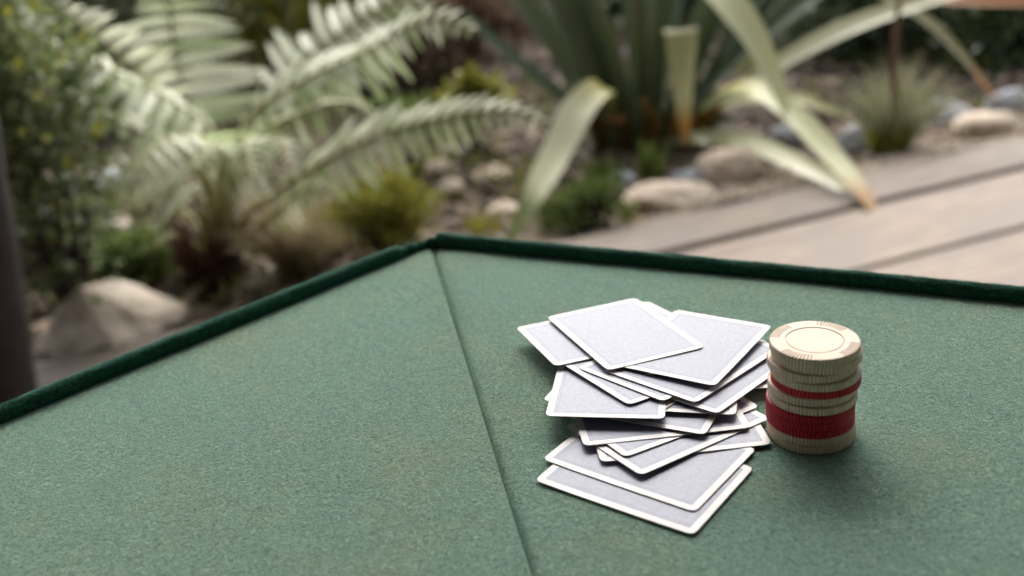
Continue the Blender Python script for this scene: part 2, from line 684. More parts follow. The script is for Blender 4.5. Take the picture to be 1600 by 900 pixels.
for i in range(6):
    A, B = poly[i], poly[(i + 1) % 6]
    d = (B - A).normalized()
    o = Vector((d.y, -d.x))
    if o.dot(A - CT) < 0:
        o = -o
    A2, B2 = A + o * RR * 0.86, B + o * RR * 0.86
    ln = (B2 - A2).length
    cut0 = 0.001
    cut1 = 0.026
    n_ = 150
    path, rad, zc = [], [], []
    for k_ in range(n_ + 1):
        s = cut0 + (ln - cut0 - cut1) * k_ / n_
        e0, e1 = s - cut0, ln - cut1 - s
        r = RR
        r *= 1.0 + 0.16 * math.exp(-(e0 / 0.012) ** 2)
        if e0 < 0.006:
            r *= 0.45 + 0.55 * math.sqrt(max(0, 1 - (1 - e0 / 0.006) ** 2))
        if e1 < 0.005:
            r *= 0.5 + 0.5 * math.sqrt(max(0, 1 - (1 - e1 / 0.005) ** 2))
        path.append(A2 + d * s)
        rad.append(r)
        zc.append(RR * 0.78)
    roll(path, rad, zc)
    # pleat that bridges the corner at B (end of this side, start of the next)
    C2 = poly[(i + 2) % 6]
    d2 = (C2 - B).normalized()
    o2 = Vector((d2.y, -d2.x))
    if o2.dot(B - CT) < 0:
        o2 = -o2
    pa = B + o * RR * 0.86 - d * 0.031
    pm = B + (o + o2) * 0.0026 - d * 0.010
    pb = B + o2 * RR * 0.86 + d2 * 0.006
    path = [Vector((q.x, q.y)) for q in catmull([(*pa, 0), (*pm, 0), (*pb, 0)], 26)]
    rad = [0.0040 + 0.0004 * math.sin(j * 1.1) - 0.0006 * math.exp(-((j - 14) / 3.0) ** 2) for j in range(27)]
    zc = [0.0034 - 0.0014 * math.exp(-((j - 13) / 5.0) ** 2) for j in range(27)]
    roll(path, rad, zc, 'corner_pleat')
    # felt skirt wrapped over the edge below the roll
    sk = MB()
    oo = o * (RR * 1.55)
    P0, P1 = A + oo, B + oo
    ns = 30
    vv = []
    for j in range(ns + 1):
        p = P0.lerp(P1, j / ns)
        for z in (TOP + 0.002, TOP - 0.012, TOP - 0.03):
            vv.append(tl(p.x + 0.0006 * math.sin(j), p.y, z))
    sk.add(vv, [(j * 3 + a, (j + 1) * 3 + a, (j + 1) * 3 + a + 1, j * 3 + a + 1) for j in range(ns) for a in (0, 1)])
    sk.build('edge_wrap', M_rim, table, True)

# loose fibres: fuzz on the roll, along the seam and over the felt
M_fz = fibre_mat('felt_fuzz', (0.16, 0.30, 0.24))
M_fzd = fibre_mat('rim_fuzz', (0.10, 0.26, 0.19))


def fibre(b, p, d, ln, w, curl=0.4):
    d = Vector(d).normalized()
    s = d.cross(Vector((random.uniform(-1, 1), random.uniform(-1, 1), random.uniform(-1, 1))))
    if s.length < 1e-4:
        return
    s.normalize()
    c = Vector((random.uniform(-1, 1), random.uniform(-1, 1), random.uniform(-1, 0.6))) * curl
    pts = [p, p + (d + c * 0.3) * ln * 0.5, p + (d + c) * ln]
    b.add([pts[0] - s * w, pts[0] + s * w, pts[1] - s * w * .8, pts[1] + s * w * .8, pts[2]], [(0, 1, 3, 2), (2, 3, 4)])


fz = MB()
for (A, B) in ((L1, V), (V, R1)):
    d = (B - A).normalized()
    o = Vector((d.y, -d.x))
    if o.dot(A - CT) < 0:
        o = -o
    for _ in range(5200):
        s = random.uniform(0.0, (B - A).length)
        w = random.uniform(0.1, 1.0) * math.pi
        p = A + o * RR * 0.86 + d * s + o * math.cos(w) * RR * 0.97
        nrm = Vector((o.x * math.cos(w), o.y * math.cos(w), math.sin(w)))
        tdir = nrm * random.uniform(0.1, 0.9) + Vector((d.x, d.y, 0)) * random.uniform(-1, 1)
        fibre(fz, Vector(tl(p.x, p.y, TOP + RR * 0.78 + math.sin(w) * RR * 0.97)), tdir, random.choice((0.0012, 0.0016, 0.0022, 0.004)), 0.00003, 0.8)
tag(fz.build('rim_fuzz', M_fzd, table), kind='stuff')
fz = MB()
sn = Vector((-SEAM.y, SEAM.x))
for _ in range(4200):
    t = random.uniform(0.0, 0.45)
    side = random.choice((-1, 1))
    p = V + SEAM * t + sn * side * random.uniform(0.0002, 0.0035)
    fibre(fz, Vector(tl(p.x, p.y, TOP - 0.0012)), (-sn.x * side + random.uniform(-.5, .5), -sn.y * side + random.uniform(-.5, .5), random.uniform(0.2, 1)), random.uniform(0.0008, 0.0022), 0.00004, 0.6)
for _ in range(26000):
    t = random.random() ** 0.8
    p = V + EL * random.uniform(0, 0.42) * t + ER * random.uniform(0, 0.5) * t + SEAM * random.uniform(0, 0.12)
    fibre(fz, Vector(tl(p.x, p.y, TOP + und(p.x, p.y) - 0.0001)), (random.uniform(-1, 1), random.uniform(-1, 1), random.uniform(0.05, 0.5)), random.uniform(0.001, 0.0026), 0.00004, 0.7)
tag(fz.build('felt_nap', M_fz, table), kind='stuff')

# ================================================================== CARDS
CW, CL = 0.063, 0.088
M_card = card_mat(CW, CL)
poses = {}


def card_mesh(bow, twist, cup):
    r = 0.0036
    th = 0.00028
    gx = [-CW / 2 + e for e in (0, 0.0006, 0.0016, 0.0036)] + [(-0.5 + k_ / 8) * (CW - 2 * r) for k_ in range(1, 8)] + [CW / 2 - e for e in (0.0036, 0.0016, 0.0006, 0)]
    gy = [-CL / 2 + e for e in (0, 0.0006, 0.0016, 0.0036)] + [(-0.5 + k_ / 10) * (CL - 2 * r) for k_ in range(1, 10)] + [CL / 2 - e for e in (0.0036, 0.0016, 0.0006, 0)]
    b = MB()
    v = []
    for lay in (th / 2, -th / 2):
        for y in gy:
            for x in gx:
                X, Y = x, y
                cx, cy = abs(x) - (CW / 2 - r), abs(y) - (CL / 2 - r)
                if cx > 0 and cy > 0:        # squeeze the square corner onto its arc
                    mx = max(cx, cy)
                    h = math.hypot(cx, cy)
                    X = math.copysign(CW / 2 - r + cx * mx / h, x)
                    Y = math.copysign(CL / 2 - r + cy * mx / h, y)
                u, w = X / (CW / 2), Y / (CL / 2)
                v.append((X, Y, lay + bow * w * w + cup * u * u + twist * u * w))
    nx_, ny_ = len(gx), len(gy)
    f = [(j * nx_ + i, j * nx_ + i + 1, (j + 1) * nx_ + i + 1, (j + 1) * nx_ + i) for j in range(ny_ - 1) for i in range(nx_ - 1)]
    off = nx_ * ny_
    f += [tuple(off + q for q in g[::-1]) for g in f[:]]
    edge = [i for i in range(nx_)] + [j * nx_ + nx_ - 1 for j in range(1, ny_)] + [(ny_ - 1) * nx_ + i for i in range(nx_ - 2, -1, -1)] + [j * nx_ for j in range(ny_ - 2, 0, -1)]
    for a, c in zip(edge, edge[1:] + edge[:1]):
        f.append((a, off + a, off + c, c))
    b.add(v, f)
    return b.mesh('playing_card', M_card)


CARDS = [
#  x, y, yaw, z, slope_x, slope_y, label
    (0.05692, 0.45459, -5.3853, 0.0002, 0.0, 0.0, 'frontmost playing card, lying flat on the felt at the near end of the pile'),
    (0.06184, 0.47109, -5.4052, 0.00082, 0.0, 0.0, 'second playing card from the front, lying over the frontmost card with its back mostly bare'),
    (0.07889, 0.4989, -1.5119, 0.00143, -0.0145, -0.0175, 'playing card under the pointed one, its right corner just above the second card'),
    (0.07589, 0.49873, -1.0252, 0.00213, -0.014, -0.018, 'playing card pointing its corner at the viewer over the second card from the front'),
    (0.07344, 0.51365, -1.0874, 0.00253, -0.0135, -0.019, 'low playing card showing only a white corner left of the red chips'),
    (0.07143, 0.51303, -1.5066, 0.00321, -0.0135, -0.0185, 'playing card lying across the pile, just behind the one that points at the viewer'),
    (0.06514, 0.53655, -2.0594, 0.00348, -0.0135, -0.0185, 'playing card nearly hidden, a white tip at the far left of the pile middle'),
    (0.0678, 0.52666, -2.0529, 0.00426, -0.0135, -0.018, 'slanted playing card in the middle of the pile, right of the bare ruled card'),
    (0.10466, 0.55451, -1.5971, 0.00369, -0.0235, -0.036, 'playing card showing a strip of white edge directly left of the upper chips'),
    (0.07683, 0.53431, -1.8326, 0.00569, -0.0235, -0.036, 'playing card showing a narrow front edge under the two cards pointing down right'),
    (0.07457, 0.54833, -0.748, 0.00586, -0.0235, -0.036, 'playing card mostly hidden, one short edge showing right of the bare blue-grey card'),
    (0.05071, 0.54021, -6.4693, 0.00735, -0.023, -0.036, 'playing card with bare ruled blue-grey back and square front edge at the left middle'),
    (0.10866, 0.54573, -0.7575, 0.00612, -0.036, -0.034, 'playing card pointing front, running right to the chips, second below the upper pair'),
    (0.0792, 0.55584, -1.0497, 0.00746, -0.036, -0.034, 'playing card with its corner lying on the bare ruled card at the left middle'),
    (0.0871, 0.55996, -0.838, 0.00765, -0.036, -0.034, 'playing card thinly showing one long edge beneath the top card, left of centre'),
    (0.10084, 0.55549, -0.79, 0.00793, -0.036, -0.034, 'playing card pointing front right under the upper right card, running to the chips'),
    (0.05222, 0.60123, -1.2389, 0.00819, -0.0145, -0.036, 'leftmost far playing card, white corner overhanging the felt at the upper left'),
    (0.08027, 0.58884, 0.4865, 0.00885, -0.0145, -0.036, 'playing card showing only a white corner between the top card and the upper right card'),
    (0.10358, 0.5695, -0.6004, 0.00984, -0.015, -0.036, 'upper right playing card, large blue-grey back tilted toward the chip stack'),
    (0.06479, 0.59514, -5.9431, 0.01013, -0.0145, -0.036, 'topmost playing card at the back of the pile, whole blue-grey back in view'),
]
for i, (x, y, a, z, sx, sy, lab) in enumerate(CARDS):
    o = link('playing_card', card_mesh(random.uniform(0.0001, 0.0004), random.uniform(-0.0001, 0.0001), random.uniform(0, 0.0001)))
    nz = Vector((-sx, -sy, 1)).normalized()
    ax = Vector((math.cos(a), math.sin(a), 0))
    ax.z = sx * ax.x + sy * ax.y
    ax.normalize()
    ay = nz.cross(ax)
    rot = Matrix((ax, ay, nz)).transposed()
    o.matrix_world = Matrix.Translation((x, y, TOP + 0.0007 + z)) @ rot.to_4x4()
    tag(o, lab, 'playing card', 'playing cards spread in a loose pile')

# ================================================================== CHIPS
CR, CH = 0.0221, 0.00445
M_cream = chip_mat('cream_plastic', (0.50, 0.385, 0.275), (0.56, 0.445, 0.34))
M_red = chip_mat('red_plastic', (0.30, 0.008, 0.016), (0.40, 0.014, 0.024))


def chip_mesh(mat):
    ribs, per = 76, 5
    S = ribs * per
    b = MB()
    rings = []   # (radius, z, use_rib, groove)
    g = 0.00028

    def ringset(sign):
        h = CH / 2
        return [(0.5 * CR, h - 0.0001), (0.615 * CR, h - 0.0001), (0.622 * CR, h - 0.0004), (0.640 * CR, h - 0.0004), (0.648 * CR, h), (0.76 * CR, h), (0.765 * CR, h), (CR - 0.0009, h), (CR - 0.0003, h - 0.00012), (CR, h - 0.0005)]
    top = ringset(1)
    prof = [(r, z, 1) for r, z in top] + [(r, -z, -1) for r, z in reversed(top)]
    v = []
    for (r, z, sgn) in prof:
        for k_ in range(S):
            w = 2 * math.pi * k_ / S
            ph = k_ % per
            low = ph in (0,)
            quad = (w + math.pi / 4 * 0) % (math.pi / 2)
            incl = R(20) < quad < R(70)
            rr, zz = r, z
            if r > 0.99 * CR - 0.0004:
                rr = r - (0.0006 if low else 0)
            if low and incl and r > 0.763 * CR and abs(z) > CH / 2 - 0.0006:
                zz = z - sgn * 0.0004
            v.append((rr * math.cos(w), rr * math.sin(w), zz))
    f = []
    q = len(prof)
    for i in range(q - 1):
        for k_ in range(S):
            k2 = (k_ + 1) % S
            f.append((i * S + k_, (i + 1) * S + k_, (i + 1) * S + k2, i * S + k2))
    f.append(tuple(range(S)))
    f.append(tuple(range(q * S - 1, (q - 1) * S - 1, -1)))
    b.add(v, f)
    return b.mesh('poker_chip', mat)


me_c, me_r = chip_mesh(M_cream), chip_mesh(M_red)
CHIPS = [  # bottom first: colour, x shift px, y shift mm, label
    ('c', 0.0, 0.0, 'cream poker chip at the very bottom of the stack, resting on the felt'),
    ('c', 0.4, 0.3, 'cream poker chip second from the bottom, just under the three red chips'),
    ('r', -1.6, 0.1, 'lowest of the three red poker chips together in the lower stack'),
    ('r', -2.6, -0.2, 'middle one of the three red poker chips together in the lower stack'),
    ('r', -2.6, -0.5, 'uppermost of the three red poker chips together in the lower stack'),
    ('c', 0.0, -0.3, 'cream poker chip lying directly on the group of three red chips'),
    ('c', 0.3, 0.8, 'cream poker chip directly under the single red chip of the upper stack'),
    ('r', 4.4, 0.0, 'single red poker chip between cream chips in the upper half of the stack'),
    ('c', 3.0, -0.4, 'cream poker chip lying directly on the single red chip'),
    ('c', -1.5, 0.5, 'cream poker chip third from the top of the stack, shifted left'),
    ('c', 5.0, 0.6, 'cream poker chip second from the top, sticking out to the right'),
    ('c', 1.2, -0.2, 'cream poker chip on top of the stack with round groove and notched rim'),
]
base = on(1266.5, 676, TOP)
for i, (c, dx, dy, lab) in enumerate(CHIPS):
    o = link('poker_chip', me_c if c == 'c' else me_r)
    o.location = (base.x + dx / 3025, base.y + dy / 1000, TOP + 0.0004 + CH * (i + 0.5))
    o.rotation_euler = (0, 0, R(3) if i == len(CHIPS) - 1 else random.uniform(0, 6.28))
    tag(o, lab, 'poker chip', 'poker chips in one stack')
#REST
# ================================================================== GARDEN
random.seed(5)


def gz(x, y):
    return ground_z(x, y)


# ---- bark mulch and pebbles: nobody could count them
M_mulch = bark_mat('bark_mulch', [(0.025, 0.016, 0.01), (0.075, 0.048, 0.03), (0.045, 0.034, 0.024), (0.15, 0.10, 0.065), (0.09, 0.075, 0.055), (0.24, 0.185, 0.13)])
mb = MB()
for _ in range(15000):
    y = random.uniform(1.9, 7.0) if random.random() < 0.75 else random.uniform(1.9, 3.6)
    x = random.uniform(-0.42 * y - 0.6, 0.42 * y + 0.9)
    if y < 2.355 + DS * x:
        continue
    ln, w, h = random.uniform(0.012, 0.045), random.uniform(0.006, 0.02), random.uniform(0.003, 0.009)
    M = Matrix.Translation((x, y, gz(x, y) + 0.006)) @ Matrix.Rotation(random.uniform(0, 6.3), 4, 'Z') @ Matrix.Rotation(random.uniform(-.5, .5), 4, 'X') @ Matrix.Rotation(random.uniform(-.4, .4), 4, 'Y')
    q = [(-ln, -w * random.uniform(.4, 1)), (ln * random.uniform(.5, 1), -w), (ln, w * random.uniform(.3, 1)), (-ln * random.uniform(.4, 1), w)]
    vs = [M @ Vector((a, b, 0)) for a, b in q] + [M @ Vector((a * .9, b * .85, h)) for a, b in q]
    mb.add(vs, [(4, 5, 6, 7), (0, 1, 5, 4), (1, 2, 6, 5), (2, 3, 7, 6), (3, 0, 4, 7)])
tag(mb.build('bark_mulch', M_mulch), 'brown bark chips covering the garden bed beyond the deck', 'mulch', kind='stuff')

M_grav = bark_mat('tan_gravel', [(0.20, 0.15, 0.11), (0.34, 0.27, 0.20), (0.46, 0.38, 0.30), (0.30, 0.27, 0.25), (0.52, 0.45, 0.37)])
mb = MB()
rl = random.Random(23)
for _ in range(9000):
    x = rl.uniform(-0.35, 1.75)
    d = abs(rl.gauss(0, 0.16)) + 0.012
    y = 2.315 + DS * x + d
    r = rl.uniform(0.004, 0.013)
    p = Vector((x, y, gz(x, y) + r * 0.9 + max(0, 0.035 - d * 0.2)))
    a = rl.uniform(0, 6.28)
    ca, sa = math.cos(a) * r, math.sin(a) * r
    h = r * rl.uniform(.5, .9)
    mb.add([p + Vector((ca, sa, 0)), p + Vector((-sa, ca, 0)), p + Vector((-ca, -sa, 0)), p + Vector((sa, -ca, 0)), p + Vector((ca * .4, sa * .4, h)), p + Vector((-ca * .4, -sa * .4, h * .9)), p + Vector((0, 0, -h))],
           [(0, 1, 4), (1, 5, 4), (1, 2, 5), (2, 3, 5), (3, 4, 5), (3, 0, 4), (1, 0, 6), (2, 1, 6), (3, 2, 6), (0, 3, 6)])
tag(mb.build('gravel', M_grav), 'tan gravel strewn along the deck edge between the rocks', 'gravel', kind='stuff')

# ---- rocks, each one a thing
M_tan = rock_mat('tan_sandstone', (0.36, 0.28, 0.21), (0.52, 0.43, 0.34), (0.62, 0.54, 0.45))
M_grey = rock_mat('blue_grey_stone', (0.22, 0.24, 0.27), (0.38, 0.41, 0.45), (0.54, 0.57, 0.61))
M_pale = rock_mat('pale_weathered_rock', (0.40, 0.335, 0.26), (0.58, 0.50, 0.41), (0.66, 0.59, 0.50))


def rock(px, py, sx, sy, sz, rz, mat, label, seed, angular=0.5, sink=0.3, rx=0.0, group=None):
    """px, py = where the rock meets the ground; sizes are half extents in metres"""
    g = on(px, py, GZ)
    b = MB()
    nu_, nv_ = 16, 10
    v = []
    rnd = random.Random(seed)
    planes = [(Vector((rnd.gauss(0, 1), rnd.gauss(0, 1), rnd.gauss(0.3, 1))).normalized(), rnd.uniform(0.55, 0.9)) for _ in range(11)]
    for j in range(nv_ + 1):
        th = math.pi * j / nv_
        for i in range(nu_):
            ph = 2 * math.pi * i / nu_
            d = Vector((math.sin(th) * math.cos(ph), math.sin(th) * math.sin(ph), math.cos(th)))
            r = 1.0
            for pn, off in planes:
                c_ = d.dot(pn)
                if c_ > 0.05:
                    r = min(r, off / c_ * angular + 1.0 * (1 - angular)) if off / c_ < 1 else r
            r *= 1 + 0.10 * noise.noise(d * 2.1 + Vector((seed, 0, 0))) + 0.03 * noise.noise(d * 6 + Vector((0, seed, 0)))
            v.append((d.x * sx * r, d.y * sy * r, d.z * sz * r))
    f = [(j * nu_ + i, (j + 1) * nu_ + i, (j + 1) * nu_ + (i + 1) % nu_, j * nu_ + (i + 1) % nu_) for j in range(nv_) for i in range(nu_)]
    b.add(v, f)
    o = b.build('rock', mat, None, angular < 0.4)
    gx, gy = g.x, g.y + sy * 0.6
    o.location = (gx, gy, gz(gx, gy) + sz * (1 - sink) * 0.8)
    o.rotation_euler = (rx, 0, rz)
    return tag(o, label, 'rock', group)


rp = [(56, 550, 1.99), (108, 553, 1.97), (180, 540, 1.99), (250, 514, 2.07), (250, 494, 2.10), (205, 482, 2.12), (146, 456, 2.10), (122, 450, 2.06), (80, 498, 2.05)]
hull = bmesh.new()
r0 = at(160, 520, 2.08)
for (x, y, d) in rp:
    q = at(x, y, d) - r0
    hull.verts.new(q)
    hull.verts.new(q + Vector((0.02, 0.13, -0.035)))
bmesh.ops.convex_hull(hull, input=hull.verts)
loose = [v_ for v_ in hull.verts if not v_.link_faces]
bmesh.ops.delete(hull, geom=loose, context='VERTS')
bmesh.ops.subdivide_edges(hull, edges=hull.edges, cuts=3, use_grid_fill=True)
for v_ in hull.verts:
    v_.co += Vector((noise.noise(v_.co * 22), noise.noise(v_.co * 22 + Vector((5, 0, 0))), noise.noise(v_.co * 22 + Vector((0, 7, 0))))) * 0.010
me_rk = bpy.data.meshes.new('rock')
hull.to_mesh(me_rk)
hull.free()
me_rk.materials.append(M_pale)
o = link('rock', me_rk)
o.location = r0
tag(o, 'large angular pale rock at the deck edge below the shrub on the left', 'rock')
rock(245, 520, 0.055, 0.05, 0.04, 0.9, M_pale, 'small flat rock at the right foot of the large angular rock', 9, 0.7, 0.3)
rock(1050, 350, 0.135, 0.085, 0.055, 0.2, M_tan, 'long rounded cream sandstone rock at the deck edge right of the table corner', 14, 0.6, 0.25)
rock(1140, 300, 0.10, 0.085, 0.062, 0.1, M_tan, 'rounded tan rock behind the long cream rock, under the flax', 21, 0.6, 0.25)
rock(1095, 303, 0.085, 0.05, 0.035, -0.3, M_grey, 'flat blue grey stone leaning on the tan rock under the flax', 25, 0.6, 0.3)
rock(1545, 226, 0.11, 0.07, 0.06, 0.4, M_tan, 'rounded cream boulder by the deck at the right edge of the garden', 31, 0.6, 0.25)
rock(1335, 250, 0.055, 0.05, 0.05, 0.4, M_grey, 'blue grey stone half behind the drooping flax leaf', 33, 0.6, 0.25)
rock(1240, 230, 0.09, 0.05, 0.04, 0.3, M_grey, 'dark slate stone in the shade right of the flax base', 35, 0.7, 0.25)
rock(1480, 200, 0.10, 0.06, 0.045, 0.2, M_grey, 'blue grey slab behind the grass tussock', 38, 0.7, 0.25)
rock(1585, 180, 0.08, 0.06, 0.05, 0.2, M_grey, 'blue grey stone behind the cream boulder at the right edge', 39, 0.7, 0.25)
rock(790, 350, 0.05, 0.045, 0.03, 0.7, M_tan, 'small tan stone just behind the table corner', 41, 0.4, 0.3)
rock(705, 320, 0.045, 0.04, 0.035, 0.2, M_pale, 'small greyish stone left of the wide pale flax leaf', 44, 0.6, 0.3)
rock(690, 290, 0.06, 0.05, 0.03, 0.9, M_tan, 'low tan stone behind the mounded yellow green shrub', 46, 0.4, 0.3)
rock(770, 300, 0.07, 0.05, 0.025, 0.4, M_tan, 'flat tan stone under the low silver frond', 47, 0.75, 0.3)
rock(975, 310, 0.05, 0.05, 0.035, 0.1, M_grey, 'little grey stone among the green shoots', 48, 0.6, 0.3)
rock(1190, 340, 0.05, 0.04, 0.022, 0.1, M_tan, 'small flat cream stone lying at the deck edge below the long drooping leaf', 52, 0.4, 0.25)
rock(190, 330, 0.06, 0.05, 0.05, 0.5, M_grey, 'grey stone in the shadow between shrub and fern', 53, 0.6, 0.3)
rock(180, 390, 0.05, 0.05, 0.04, 0.1, M_pale, 'small stone behind the large angular rock', 55, 0.6, 0.3)

# ---- dark post at the left edge
M_post = bark_mat('dark_weathered_post', [(0.018, 0.014, 0.012), (0.045, 0.036, 0.032)], 0.8, False)
g = on(5, 640, 0.0)
t = thing('timber_post', (g.x, g.y, 0), 'dark weathered round timber post at the left edge beside the table', 'post')
b_ = MB()
pp = [at(5, 640, g.y), at(-8, 520, g.y), at(-28, 380, g.y), at(-58, 200, g.y), at(-95, 0, g.y), at(-135, -200, g.y)]
pp[0].z = 0.003
path = [q - Vector((g.x, g.y, 0)) for q in catmull(pp, 20)]
tube(b_, path, [0.062 - 0.013 * i / 20 + 0.0015 * math.sin(i * 1.7) for i in range(21)], 14)
b_.build('shaft', M_post, t, True)

# ---- fern
M_pin = leaf_mat('silver_fern_leaf', [(0.25, 0.32, 0.14), (0.43, 0.49, 0.30), (0.66, 0.69, 0.55)], 0.45, 0.7, 0.5, False)
M_piny = leaf_mat('yellowing_fern_leaf', [(0.16, 0.20, 0.07), (0.27, 0.31, 0.14), (0.36, 0.38, 0.19)], 0.5, 0.5, 0.25, False)
M_stipe = bark_mat('fern_stipe', [(0.22, 0.22, 0.075), (0.34, 0.30, 0.15)], 0.6, False)
M_frb = bark_mat('fern_trunk_fibre', [(0.026, 0.014, 0.009), (0.10, 0.045, 0.026), (0.055, 0.028, 0.018)], 0.9, False)


def pinna_mesh(mat, teeth=9, fold=0.25, droop=0.22, seed=0):
    """unit long toothed leaflet along +X, width along Y, arched down towards its tip"""
    rnd = random.Random(seed)
    b = MB()
    v, f = [], []
    for i in range(teeth * 2 + 1):
        u = i / (teeth * 2)
        w = 0.118 * (0.62 + 0.45 * min(1, u * 5)) * (1 - u ** 2.2) + 0.004
        w *= 1.0 if i % 2 else 0.68
        sk_ = 0.02 if i % 2 else 0
        z = -droop * u * u
        v += [(u + sk_, -w, z + fold * w), (u, 0, z), (u + sk_, w, z + fold * w)]
    for i in range(teeth * 2):
        a = i * 3
        f += [(a, a + 3, a + 4, a + 1), (a + 1, a + 4, a + 5, a + 2)]
    b.add(v, f)
    return b.mesh('pinna', mat)


pin_meshes = {0: [pinna_mesh(M_pin, 9, 0.25, d, s) for s, d in enumerate((0.1, 0.25, 0.42))],
              1: [pinna_mesh(M_piny, 9, 0.25, d, s) for s, d in enumerate((0.15, 0.3, 0.45))]}
fb = on(335, 455, GZ)
fern = thing('silver_fern', (fb.x, fb.y, gz(fb.x, fb.y)), 'large fern with pale silvery arching fronds on a stubby brown trunk', 'fern')
FL = Vector(fern.location)
b_ = MB()
cr = at(335, 392, fb.y)
pth = catmull([FL + Vector((0, 0, -0.03)), FL.lerp(cr, 0.5) + Vector((0.01, 0, 0)), cr], 14)
tube(b_, [p - FL for p in pth], [0.06 - 0.022 * i / 14 + 0.006 * math.sin(i * 2.3) for i in range(15)], 12)
for _ in range(420):
    a, h = random.uniform(0, 6.28), random.uniform(0.0, 1)
    p = FL.lerp(cr, h) - FL + Vector((math.cos(a), math.sin(a), 0)) * 0.042
    tube(b_, [p, p + Vector((math.cos(a) * random.uniform(.02, .06), math.sin(a) * random.uniform(.02, .06), random.uniform(-0.03, 0.12)))], [0.006, 0.0015], 4)
tr = b_.build('trunk', M_frb, fern)


PIN = [0]


def frond(ctrl, plen, nrm, droopz, kind=0, step=0.030, start=0.28, separate=True, lean=0.35, stipe_r=0.006, tipw=0.1, wy=1.0):
    P = [at(*c) for c in ctrl]
    pa = catmull([cr - Vector((0, 0, 0.02))] + P, 60)
    b = MB()
    tube(b, [p - FL for p in pa], [stipe_r * (1 - 0.8 * i / 60) + 0.001 for i in range(61)], 6)
    fr = b.build('frond', M_stipe, fern, True)
    L_ = [0]
    for a, c in zip(pa, pa[1:]):
        L_.append(L_[-1] + (c - a).length)
    tot = L_[-1]
    T = tangents(pa)
    s = tot * start
    joined = MB()
    while s < tot * 0.995:
        i = max(k_ for k_ in range(61) if L_[k_] <= s)
        i = min(i, 59)
        q = pa[i].lerp(pa[i + 1], (s - L_[i]) / max(1e-6, L_[i + 1] - L_[i]))
        t_ = T[i]
        u = (s - tot * start) / (tot * (1 - start))
        ln = plen * min(1, 0.45 + u * 2.4) * (1 - u ** 2.0) ** 0.9 + plen * tipw * 0.6
        Nn = Vector(nrm)
        S = t_.cross(Nn).normalized()
        Nn = S.cross(t_).normalized()
        for sd_ in (-1, 1):
            X = (S * sd_ + t_ * (lean + random.uniform(-.08, .08)) + Vector((0, 0, -droopz * random.uniform(.7, 1.3)))).normalized()
            Y = Nn.cross(X).normalized()
            Z = X.cross(Y).normalized()
            ll = ln * random.uniform(0.9, 1.1)
            M = Matrix.Translation(q - FL) @ (Matrix((X, Y, Z)).transposed().to_4x4()) @ Matrix.Diagonal((ll, wy * max(ll * 1.0, plen * 0.4), ll, 1))
            me = random.choice(pin_meshes[kind])
            if PIN[0] < 296:
                PIN[0] += 1
                o = link('pinna', me, fr)
                o.matrix_local = M
            else:
                joined.add([M @ v_.co for v_ in me.vertices], [tuple(p_.vertices) for p_ in me.polygons])
        s += step * (1 - 0.45 * u)
    if joined.v:
        tag(joined.build('pinnae', M_pin if kind == 0 else M_piny, fr), kind='stuff')
    return fr


Y0 = fb.y
C_ = (0, -0.75, 0.66)          # towards the viewer and up
frond([(318, 330, Y0 + .06), (298, 220, Y0 + .16), (284, 130, Y0 + .25), (268, 40, Y0 + .33), (258, -60, Y0 + .38)], 0.215, (0, -0.8, 0.6), 0.18, 0, 0.047, 0.38, lean=0.25)
frond([(340, 300, Y0 - .02), (338, 215, Y0 - .06), (270, 160, Y0 - .10), (180, 115, Y0 - .14), (75, 62, Y0 - .16)], 0.17, (0.1, -0.25, 0.97), 0.22, 0, 0.042, 0.42)
frond([(352, 290, Y0 - .02), (385, 190, Y0 - .05), (470, 128, Y0 - .10), (570, 82, Y0 - .14), (670, 28, Y0 - .18), (745, 48, Y0 - .24)], 0.135, (-0.25, -0.55, 0.8), 0.2, 0, 0.046, 0.36, wy=1.1)
frond([(365, 260, Y0 + .08), (410, 160, Y0 + .2), (500, 75, Y0 + .28), (600, 10, Y0 + .34), (700, -50, Y0 + .38)], 0.17, (-0.3, -0.75, 0.6), 0.2, 0, 0.046, 0.42, lean=0.3)
frond([(385, 335, Y0 - .05), (480, 268, Y0 - .12), (590, 212, Y0 - .18), (700, 182, Y0 - .24), (790, 172, Y0 - .28), (855, 190, Y0 - .32)], 0.115, (-0.1, -0.62, 0.78), 0.16, 0, 0.043, 0.30, lean=0.45, wy=1.15)
frond([(328, 300, Y0 - .06), (305, 225, Y0 - .14), (265, 215, Y0 - .24), (220, 260, Y0 - .34), (190, 330, Y0 - .40)], 0.13, (-0.1, -0.6, 0.78), 0.25, 0, 0.042, 0.40)
frond([(350, 300, Y0 - .06), (385, 225, Y0 - .12), (450, 185, Y0 - .18), (530, 160, Y0 - .24), (590, 178, Y0 - .30)], 0.10, (-0.2, -0.6, 0.78), 0.5, 1, 0.034, 0.40)
frond([(360, 300, Y0 - .1), (372, 235, Y0 - .2), (385, 225, Y0 - .32), (395, 275, Y0 - .42)], 0.10, (0, -0.7, 0.7), 0.3, 0, 0.034, 0.45)
frond([(330, 300, Y0 + .02), (310, 200, Y0 + .0), (230, 120, Y0 + .1), (120, 30, Y0 + .2), (60, -20, Y0 + .25)], 0.15, (0.3, -0.6, 0.75), 0.2, 1, 0.05, 0.5)
frond([(420, 340, Y0 - .06), (470, 300, Y0 - .10), (500, 290, Y0 - .14), (540, 320, Y0 - .2)], 0.06, (-0.2, -0.6, 0.78), 0.5, 0, 0.03, 0.35)
frond([(320, 290, Y0 - .05), (270, 230, Y0 - .08), (200, 200, Y0 - .12), (140, 175, Y0 - .15), (100, 190, Y0 - .18)], 0.14, (0.1, -0.4, 0.9), 0.25, 0, 0.048, 0.38)
